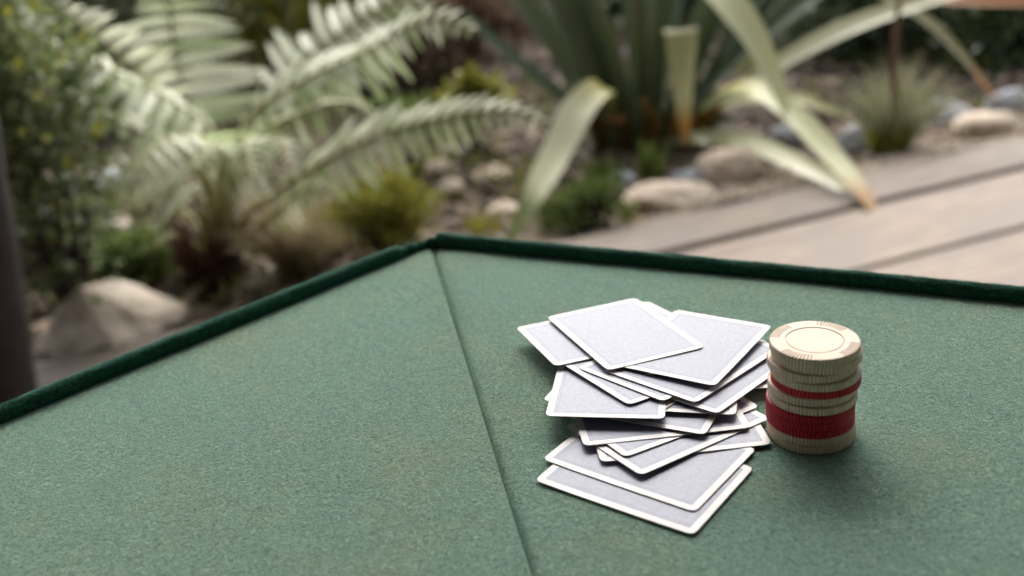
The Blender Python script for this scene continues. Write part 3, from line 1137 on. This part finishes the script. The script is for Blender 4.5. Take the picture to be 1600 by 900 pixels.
frond([(345, 300, Y0 - .08), (350, 240, Y0 - .16), (335, 225, Y0 - .28), (300, 265, Y0 - .38)], 0.11, (0, -0.6, 0.8), 0.35, 0, 0.042, 0.40)
frond([(365, 300, Y0 - .06), (410, 235, Y0 - .14), (440, 220, Y0 - .24), (455, 255, Y0 - .34)], 0.10, (0, -0.6, 0.8), 0.4, 0, 0.042, 0.40)
frond([(310, 310, Y0 - .02), (255, 270, Y0 - .06), (190, 265, Y0 - .1), (150, 300, Y0 - .14)], 0.11, (0.1, -0.5, 0.85), 0.35, 0, 0.042, 0.40)
# bare old stipes round the trunk top
for (x, y, dy) in ((240, 385, -.1), (300, 330, -.04), (360, 320, .0), (415, 345, .03), (440, 300, .1), (395, 300, .05), (275, 330, 0.08)):
    b_ = MB()
    e = at(x, y, Y0 + dy)
    pa = catmull([cr - Vector((0, 0, 0.03)), cr.lerp(e, 0.55) + Vector((0, 0, 0.03)), e], 12)
    tube(b_, [p - FL for p in pa], [0.009 - 0.005 * i / 12 for i in range(13)], 6)
    b_.build('stipe', M_stipe, fern, True)
b_ = MB()
pa = catmull([on(285, 505, GZ) + Vector((0, 0, .01)), at(300, 465, Y0 - .1), at(330, 430, Y0 - .03)], 10)
tube(b_, [p - FL for p in pa], [0.016 - 0.004 * i / 10 for i in range(11)], 7)
b_.build('root', bark_mat('grey_brown_root', [(0.12, 0.08, 0.065), (0.22, 0.16, 0.13)], 0.8, False), fern, True)

# ---- flax
M_fd = leaf_mat('dark_flax_leaf', [(0.045, 0.07, 0.03), (0.09, 0.125, 0.062), (0.15, 0.175, 0.10)], 0.38, 0.5, 0.12, False)
M_fp = leaf_mat('pale_flax_leaf', [(0.35, 0.38, 0.18), (0.46, 0.48, 0.27), (0.56, 0.57, 0.38)], 0.36, 0.7, 0.35, False)
M_fy = leaf_mat('yellow_flax_leaf', [(0.30, 0.31, 0.10), (0.40, 0.40, 0.18), (0.5, 0.48, 0.25)], 0.4, 0.6, 0.25, False)
M_fr = leaf_mat('rusty_flax_leaf', [(0.14, 0.10, 0.03), (0.22, 0.13, 0.04), (0.35, 0.11, 0.03)], 0.5, 0.4, 0.25, False)


def pale_tipped(name, body, tip_, t0=0.80):
    """leaf that withers to brown over its last stretch; runs on the leaf's own length attribute"""
    m = leaf_mat(name, body, 0.36, 0.7, 0.35, False)
    nt = m.node_tree
    at_ = nt.nodes.new('ShaderNodeAttribute')
    at_.attribute_name = 'along'
    rs = [n_ for n_ in nt.nodes if n_.type == 'VALTORGB'][0].outputs[0]
    users = [l.to_socket for l in list(rs.links)]
    c = mixc(nt, ramp(nt, at_.outputs['Fac'], [(t0, (0, 0, 0)), (t0 + 0.1, (1, 1, 1))]), rs, tip_)
    c = mixc(nt, ramp(nt, at_.outputs['Fac'], [(0.20, (0.85, 0.85, 0.85)), (0.27, (0.75, 0.75, 0.75)), (0.42, (0, 0, 0))]), c, (0.42, 0.40, 0.07))
    c = mixc(nt, ramp(nt, at_.outputs['Fac'], [(0.0, (1, 1, 1)), (0.14, (0.9, 0.9, 0.9)), (0.22, (0, 0, 0))]), c, (0.11, 0.12, 0.03))
    for u_ in users:
        nt.links.new(c, u_)
    return m


M_ft = pale_tipped('pale_flax_leaf_withered_tip', [(0.36, 0.38, 0.16), (0.47, 0.49, 0.26), (0.57, 0.57, 0.38)], (0.36, 0.19, 0.035))
M_fa = pale_tipped('pale_flax_leaf_green_end', [(0.38, 0.40, 0.17), (0.49, 0.51, 0.28), (0.58, 0.59, 0.40)], (0.15, 0.19, 0.05), 0.74)
M_fo = pale_tipped('pale_flax_leaf_orange_end', [(0.38, 0.40, 0.17), (0.49, 0.51, 0.28), (0.58, 0.59, 0.40)], (0.38, 0.20, 0.035), 0.74)
M_fdt = pale_tipped('dark_flax_leaf_rusty_tip', [(0.15, 0.16, 0.06), (0.21, 0.21, 0.09), (0.26, 0.25, 0.13)], (0.42, 0.16, 0.03))
xb = on(1005, 232, GZ)
flax = thing('flax_plant', (xb.x, xb.y, gz(xb.x, xb.y)), 'large flax plant with dark sword leaves and pale drooping yellowing blades', 'flax plant')
XL = Vector(flax.location)
YF = xb.y


def fleaf(ctrl, half, mat, n0, n1=None, fold=0.25, tip=1.6, base=0.7, name='leaf', n=22, wf=None):
    b = MB()
    blade(b, [at(*c) - XL for c in ctrl], half, n0, n1, fold, n, tip, base, wf)
    o = b.build(name, mat, flax, True)
    a_ = o.data.attributes.new('along', 'FLOAT', 'POINT')
    a_.data.foreach_set('value', [(i // 5) / n for i in range(len(b.v))])
    return o


tow = (0, -0.85, 0.5)
# upright dark fan
rl = random.Random(4)
for i in range(30):
    u = i / 29 * 2 - 1
    u += rl.uniform(-.05, .05)
    bx = 1005 + u * 60 + rl.uniform(-12, 12)
    tx = 1010 + u * 330 + rl.uniform(-40, 40)
    dy = rl.uniform(-0.12, 0.35)
    ty = -260 + abs(u) * 130 + rl.uniform(-80, 60)
    fleaf([(bx, 225, YF + dy * .3), (bx * 0.72 + tx * 0.28 - u * 8, 90, YF + dy * .6), (bx * .3 + tx * .7, -80, YF + dy), (tx, ty, YF + dy * 1.3)], rl.uniform(0.020, 0.034), M_fd, (u * -0.5 + rl.uniform(-.5, .5), -0.8, 0.3), None, 0.35)
# leaf to the left
fleaf([(960, 215, YF - .05), (900, 165, YF - .1), (840, 120, YF - .15), (770, 62, YF - .2), (720, 10, YF - .2)], 0.026, M_fd, (0.3, -0.7, 0.7), None, 0.2)
# wide pale blade bending over to the front left
fleaf([(952, 185, YF - .08), (945, 137, YF - .3), (905, 168, YF - .42), (868, 240, YF - .55), (830, 310, YF - .70), (799, 372, YF - .80)], 0.043, M_fa, (0.3, -0.3, 0.95), (0.25, -0.85, 0.45), 0.18, 1.0, 0.4, n=30, wf=[(0, .3), (.14, .5), (.24, .85), (.45, 1), (.7, .8), (1, .22)])
# folded blade hanging in front of the fan
fleaf([(1064, 190, YF - .1), (1063, 57, YF - .31), (1065, 72, YF - .36), (1067, 140, YF - .38), (1071, 228, YF - .38)], 0.044, M_ft, (0, 0.3, 1), (0, -0.95, 0.25), 0.12, 0.75, 0.6, n=36, wf=[(0, .4), (.2, .8), (.3, 1), (.5, .86), (.75, .6), (.93, .34), (1, .05)])
# broad pale blade from the top running down right, bent again below
fleaf([(1080, -60, YF - .25), (1130, -5, YF - .36), (1175, 55, YF - .42), (1208, 120, YF - .46), (1228, 175, YF - .48)], 0.052, M_fp, (0.2, -0.6, 0.75), (0.3, -0.7, 0.6), 0.15, 0.8, 0.9, wf=[(0, 1), (.35, 1), (.7, .62), (1, .25)])
fleaf([(1080, 190, YF - .1), (1120, 148, YF - .22), (1175, 138, YF - .36), (1235, 175, YF - .48), (1295, 240, YF - .62), (1345, 300, YF - .76), (1367, 338, YF - .84)], 0.036, M_fo, (-0.2, -0.4, 0.9), (0.3, -0.75, 0.6), 0.2, 1.3, 0.75, wf=[(0, .5), (.3, .95), (.6, 1), (.82, .7), (.94, .45), (1, .08)])
fleaf([(1040, 225, YF - .1), (1090, 215, YF - .2), (1160, 222, YF - .32), (1235, 252, YF - .50), (1300, 285, YF - .64), (1350, 322, YF - .76)], 0.036, M_fp, (-0.1, -0.55, 0.8), (0.1, -0.7, 0.6), 0.2, 1.2, 0.5)
fleaf([(1060, 200, YF - .05), (1140, 160, YF - .12), (1230, 152, YF - .2), (1290, 168, YF - .25), (1340, 195, YF - .28)], 0.025, M_fy, (-0.1, -0.5, 0.9), None, 0.2, 1.2, 0.6)
# long arching blades to the right
fleaf([(1100, 170, YF + .0), (1170, 130, YF - .05), (1250, 82, YF - .1), (1340, 38, YF - .15), (1440, 5, YF - .18), (1560, -25, YF - .2)], 0.032, M_fp, (-0.35, -0.6, 0.75), None, 0.3, 1.6, 0.6)
fleaf([(1080, 160, YF + .05), (1140, 100, YF + .02), (1210, 40, YF + .0), (1290, -20, YF), (1380, -70, YF)], 0.032, M_fd, (-0.4, -0.6, 0.6), None, 0.25)
fleaf([(1230, -60, YF + .1), (1330, -30, YF + .05), (1430, 20, YF), (1500, 85, YF - .05), (1562, 165, YF - .1)], 0.024, M_fdt, (0.2, -0.6, 0.8), None, 0.25, 1.6, 0.7)
fleaf([(1380, -40, YF - .0), (1450, -5, YF - .05), (1530, 2, YF - .1), (1620, 6, YF - .12), (1700, 30, YF - .15)], 0.022, M_fr, (0, -0.6, 0.8), None, 0.25)
# brown dead leaf bases and litter round the fan's foot
for i in range(16):
    bx = 930 + i * 11 + rl.uniform(-8, 8)
    fleaf([(bx, 232, YF - .05), (bx + (bx - 1005) * .15, 190, YF - .12), (bx + (bx - 1005) * .5 + rl.uniform(-20, 20), 165 + rl.uniform(-25, 30), YF - .2)], 0.020, M_fr if i % 3 else M_fd, tow, None, 0.3, 1.4, 0.9, 'leaf_base', 8)


# ---- leafy shrubs, tussocks and shoots
def shrub(name, label, cat, c, rad, nleaf, ll, mat, seed, stem_mat=M_post, squash=0.0, up=0.3, clumps=14, lw=0.32, group=None):
    rn = random.Random(seed)
    c = Vector(c)
    root = Vector((c.x, c.y, gz(c.x, c.y)))
    t_ = thing(name, root, label, cat, group)
    cl = []
    for _ in range(clumps):
        while True:
            d = Vector((rn.uniform(-1, 1), rn.uniform(-1, 1), rn.uniform(-1, 1)))
            if d.length < 1:
                break
        cl.append((c + Vector((d.x * rad[0] * .8, d.y * rad[1] * .8, d.z * rad[2] * .8)), rn.uniform(0.22, 0.45)))
    sb = MB()
    for p, _ in cl:
        pa = catmull([root - root, (root.lerp(p, .5) - root) + Vector((rn.uniform(-.05, .05), rn.uniform(-.05, .05), 0.02)), p - root], 6)
        tube(sb, pa, [0.006 - 0.0045 * i / 6 for i in range(7)], 5)
    sb.build('stems', stem_mat, t_)
    fb_ = MB()
    for _ in range(nleaf):
        p, s = rn.choice(cl)
        d = Vector((rn.gauss(0, .5), rn.gauss(0, .5), rn.gauss(0, .5)))
        q = p + Vector((d.x * rad[0] * s, d.y * rad[1] * s, d.z * rad[2] * s))
        if q.z < gz(q.x, q.y) + 0.005:
            q.z = gz(q.x, q.y) + rn.uniform(0.005, 0.03)
        X = Vector((d.x + rn.gauss(0, .6), d.y + rn.gauss(0, .6), d.z + up + rn.gauss(0, .5))).normalized()
        Y = X.cross(Vector((rn.gauss(0, 1), rn.gauss(0, 1), rn.gauss(0, 1)))).normalized()
        Z = X.cross(Y)
        l_ = ll * rn.uniform(.6, 1.3)
        w = l_ * lw
        fb_.add([q - root, q - root + X * l_ * .45 + Y * w, q - root + X * l_, q - root + X * l_ * .45 - Y * w, q - root + X * l_ * .5 - Z * w * .3], [(0, 4, 1), (1, 4, 2), (2, 4, 3), (3, 4, 0)])
    tag(fb_.build('foliage', mat, t_), kind='stuff')
    return t_, cl


M_gd = leaf_mat('dark_green_leaf', [(0.035, 0.058, 0.022), (0.07, 0.105, 0.042), (0.12, 0.155, 0.07)], 0.4, 0.6, 0.3)
M_gm = leaf_mat('mid_green_leaf', [(0.07, 0.11, 0.025), (0.13, 0.18, 0.045), (0.20, 0.25, 0.075)], 0.5, 0.4, 0.25)
M_gy = leaf_mat('yellow_green_leaf', [(0.14, 0.15, 0.02), (0.25, 0.25, 0.04), (0.36, 0.35, 0.08)], 0.5, 0.4, 0.3)
M_gs = leaf_mat('grey_green_leaf', [(0.09, 0.115, 0.055), (0.17, 0.20, 0.11), (0.28, 0.30, 0.2)], 0.5, 0.4, 0.2)
M_br = leaf_mat('dry_brown_leaf', [(0.06, 0.035, 0.022), (0.13, 0.08, 0.05), (0.22, 0.15, 0.10)], 0.7, 0.3, 0.2)
M_st = leaf_mat('dry_straw_blade', [(0.20, 0.165, 0.09), (0.32, 0.27, 0.16), (0.42, 0.37, 0.25)], 0.6, 0.3, 0.25)
M_gc = leaf_mat('creeping_leaf', [(0.08, 0.10, 0.02), (0.17, 0.19, 0.045), (0.30, 0.29, 0.09)], 0.5, 0.4, 0.3)
M_wg = leaf_mat('wispy_grass_blade', [(0.16, 0.17, 0.09), (0.28, 0.29, 0.17), (0.42, 0.42, 0.28)], 0.5, 0.4, 0.3)
M_fl = leaf_mat('yellow_petal', [(0.20, 0.21, 0.04), (0.30, 0.30, 0.06)], 0.6, 0.3, 0.3, False)

M_gl = leaf_mat('soft_green_leaf', [(0.07, 0.10, 0.03), (0.16, 0.20, 0.075), (0.30, 0.34, 0.18)], 0.4, 0.6, 0.4)
# flowering shrub on the left
yb = 2.15
cS = at(35, 190, yb)
sh, cl = shrub('flowering_shrub', 'dark green shrub dotted with small yellow flowers at the left edge', 'shrub', cS, (0.17, 0.2, 0.34), 2100, 0.036, M_gl, 61, clumps=30)
fmb = MB()
for k_ in range(5):
    a = k_ * 2 * math.pi / 5
    u_ = Vector((math.cos(a), math.sin(a), 0.25))
    w_ = Vector((-math.sin(a), math.cos(a), 0)) * 0.42
    fmb.add([(0, 0, 0), u_ * .6 + w_, u_, u_ * .6 - w_], [(0, 1, 2, 3)])
me_fl = fmb.mesh('flower', M_fl)
spots = [(12, 18), (55, 8), (85, 40), (92, 5), (48, 60), (30, 100), (100, 90), (110, 165), (60, 150), (20, 170), (75, 215), (68, 220), (150, 205), (158, 195), (105, 255), (95, 262), (45, 250), (80, 320), (130, 60), (15, 60), (70, 110), (35, 205)]
rl = random.Random(8)
for (x, y) in spots[::2] + spots[1::4]:
    o = link('flower', me_fl, sh)
    o.matrix_world = Matrix.Translation(at(x, y, yb - 0.16 + rl.uniform(-.06, .06)) - Vector(sh.location)) @ Matrix.Rotation(rl.uniform(0.4, 1.6), 4, 'X') @ Matrix.Rotation(rl.uniform(0, 6), 4, 'Z') @ Matrix.Scale(rl.uniform(0.007, 0.013), 4)

shrub('low_shrub', 'mounded yellow green shrublet just behind the table, left of its far corner', 'shrub', at(600, 335, 2.25), (0.12, 0.10, 0.09), 3600, 0.020, M_gy, 71, clumps=26, lw=0.22, up=0.8)
shrub('low_shrub', 'small mid green shrublet left of the fern trunk above the large angular rock', 'shrub', at(215, 400, 2.45), (0.15, 0.12, 0.06), 1500, 0.024, M_gm, 72, clumps=18)
shrub('low_shrub', 'low dark green shrublet in the shade at the foot of the flowering shrub', 'shrub', at(95, 350, 2.6), (0.18, 0.15, 0.09), 1700, 0.026, M_gd, 73, clumps=18)
shrub('low_shrub', 'loose green ground plant between the wide pale leaf and the cream rock', 'shrub', at(905, 320, 2.5), (0.12, 0.09, 0.05), 1300, 0.022, M_gm, 74, clumps=22, lw=0.2, up=0.7)
shrub('low_shrub', 'yellowish sprig of foliage in the gap right of the fern', 'shrub', at(730, 140, 3.2), (0.10, 0.08, 0.09), 700, 0.035, M_gy, 75, clumps=8)
shrub('low_shrub', 'small yellow green plant in the dark gap under the big right frond', 'shrub', at(640, 180, 3.0), (0.10, 0.1, 0.07), 450, 0.035, M_gm, 76, clumps=8)
shrub('background_bush', 'olive bush far behind the upright frond at the top', 'bush', at(440, 5, 4.2), (0.45, 0.3, 0.26), 2600, 0.05, M_gy, 81, clumps=22)
shrub('background_bush', 'brownish dry bush at the back between fern and flax', 'bush', at(690, 50, 4.1), (0.35, 0.3, 0.26), 1600, 0.05, M_br, 82, clumps=20)
shrub('background_bush', 'grey green bush at the back behind the left fern fronds', 'bush', at(160, 40, 4.0), (0.5, 0.3, 0.32), 3000, 0.05, M_gs, 83, clumps=24)
shrub('background_bush', 'dark evergreen bush behind the flax at the top', 'bush', at(960, -30, 5.0), (0.9, 0.4, 0.45), 4200, 0.06, M_gd, 84, clumps=30)
shrub('background_bush', 'dark evergreen bush behind the arching blades at the upper right', 'bush', at(1350, 50, 4.1), (0.45, 0.3, 0.32), 3600, 0.05, M_gd, 85, clumps=26)
shrub('background_bush', 'dark evergreen bush in the upper right corner', 'bush', at(1580, 70, 3.9), (0.32, 0.3, 0.30), 3000, 0.045, M_gd, 86, clumps=24)
shrub('background_bush', 'olive green bush at the far back above the fern', 'bush', at(300, -40, 5.2), (0.8, 0.4, 0.5), 3600, 0.06, M_gm, 87, clumps=26)


def tussock(label, c, ln, nb, wid, mat, seed, spread=0.8, name='grass_tussock', cat='grass', up=1.0, kind='grass_tussock'):
    rn = random.Random(seed)
    root = Vector((c.x, c.y, gz(c.x, c.y)))
    t_ = thing(name, root, label, cat)
    b = MB()
    for _ in range(nb):
        a = rn.uniform(0, 6.28)
        r = rn.random() ** 0.7 * spread
        d = Vector((math.cos(a) * r, math.sin(a) * r, up)).normalized()
        l_ = ln * rn.uniform(.5, 1.1)
        p0 = Vector((math.cos(a), math.sin(a), 0)) * rn.random() * 0.03
        p1 = p0 + d * l_ * .55
        p2 = p0 + d * l_ * .95 + Vector((d.x, d.y, -0.9)) * l_ * 0.25 * r
        blade(b, [p0, p1, p2], wid * rn.uniform(.6, 1.2), (rn.uniform(-.4, .4), -0.8, 0.5), None, 0.2, 5, 1.0, 0.8)
    tag(b.build('blades', mat, t_), kind='stuff')
    return t_


tussock('straw coloured grass tussock right of the fern trunk', on(470, 440, GZ), 0.26, 230, 0.004, M_st, 91, 0.9)
tussock('pale dry grass clump between the fern and the yellow green shrublet', on(520, 410, GZ), 0.16, 120, 0.004, M_st, 92, 1.0)
tussock('fine wispy grass tussock by the deck on the right', on(1395, 243, GZ), 0.30, 260, 0.0026, M_wg, 93, 0.8)
tussock('short yellow green grass tuft at the foot of the wispy tussock', on(1385, 250, GZ), 0.12, 130, 0.004, M_gy, 94, 0.7)
tussock('upright bright green shoots in front of the flax foot', on(1018, 300, GZ), 0.15, 34, 0.008, M_gm, 95, 0.35, 'green_shoots', 'plant')
tussock('thin green shoots left of the bright upright shoots', on(950, 315, GZ), 0.14, 46, 0.005, M_gm, 96, 0.5, 'green_shoots', 'plant')
tussock('green sprouts at the deck edge under the wide pale leaf', on(870, 365, GZ), 0.09, 60, 0.004, M_gm, 97, 0.8, 'green_shoots', 'plant')
tussock('yellowish sprouts in front of the small tan stone', on(760, 372, GZ), 0.08, 50, 0.004, M_gy, 98, 0.8, 'green_shoots', 'plant')
# dry flower stalk standing in the wispy tussock
b_ = MB()
q0 = on(1395, 243, GZ)
pa = catmull([q0, at(1398, 160, q0.y), at(1396, 90, q0.y), at(1404, 10, q0.y - .02), at(1410, -60, q0.y - .02)], 14)
t = thing('dry_stalk', q0, 'thin reddish brown dry stalk rising from the wispy grass tussock', 'stalk')
tube(b_, [p - q0 for p in pa], [0.012 - 0.006 * i / 14 for i in range(15)], 7)
b_.build('stem', bark_mat('dry_stalk_bark', [(0.14, 0.075, 0.045), (0.24, 0.15, 0.1)], 0.7, False), t, True)

# creeping ground cover in loose patches
gc = MB()
rl = random.Random(29)
for _ in range(150):
    y = rl.uniform(2.2, 5.5)
    x = rl.uniform(-0.42 * y - 0.4, 0.42 * y + 0.5)
    if y < 2.37 + DS * x:
        continue
    for _k in range(rl.randint(14, 60)):
        q = Vector((x + rl.gauss(0, .06), y + rl.gauss(0, .06), 0))
        if q.y < 2.34 + DS * q.x:
            continue
        q.z = gz(q.x, q.y) + rl.uniform(0.008, 0.05)
        X = Vector((rl.gauss(0, .6), rl.gauss(0, .6), rl.uniform(0.1, 1))).normalized()
        Yv = X.cross(Vector((rl.gauss(0, 1), rl.gauss(0, 1), 0.4))).normalized()
        l_ = rl.uniform(0.014, 0.034)
        gc.add([q, q + X * l_ * .5 + Yv * l_ * .25, q + X * l_, q + X * l_ * .5 - Yv * l_ * .25], [(0, 1, 2, 3)])
tag(gc.build('ground_cover', M_gc), 'low creeping yellow green ground cover in loose patches on the bed', 'ground cover', kind='stuff')

# fallen leaves on the bed
lm = MB()
rl = random.Random(17)
for _ in range(900):
    y = rl.uniform(2.0, 6.5)
    x = rl.uniform(-0.42 * y - 0.6, 0.42 * y + 0.8)
    if y < 2.385 + DS * x:
        continue
    q = Vector((x, y, gz(x, y) + 0.022))
    a = rl.uniform(0, 6.28)
    X = Vector((math.cos(a), math.sin(a), rl.uniform(-.2, .4)))
    Yv = Vector((-math.sin(a), math.cos(a), rl.uniform(-.3, .3)))
    l_ = rl.uniform(0.03, 0.08)
    lm.add([q, q + X * l_ * .5 + Yv * l_ * .22, q + X * l_, q + X * l_ * .5 - Yv * l_ * .22], [(0, 1, 2, 3)])
tag(lm.build('leaf_litter', M_br), 'dry brown fallen leaves strewn over the garden bed', 'leaves', kind='stuff')
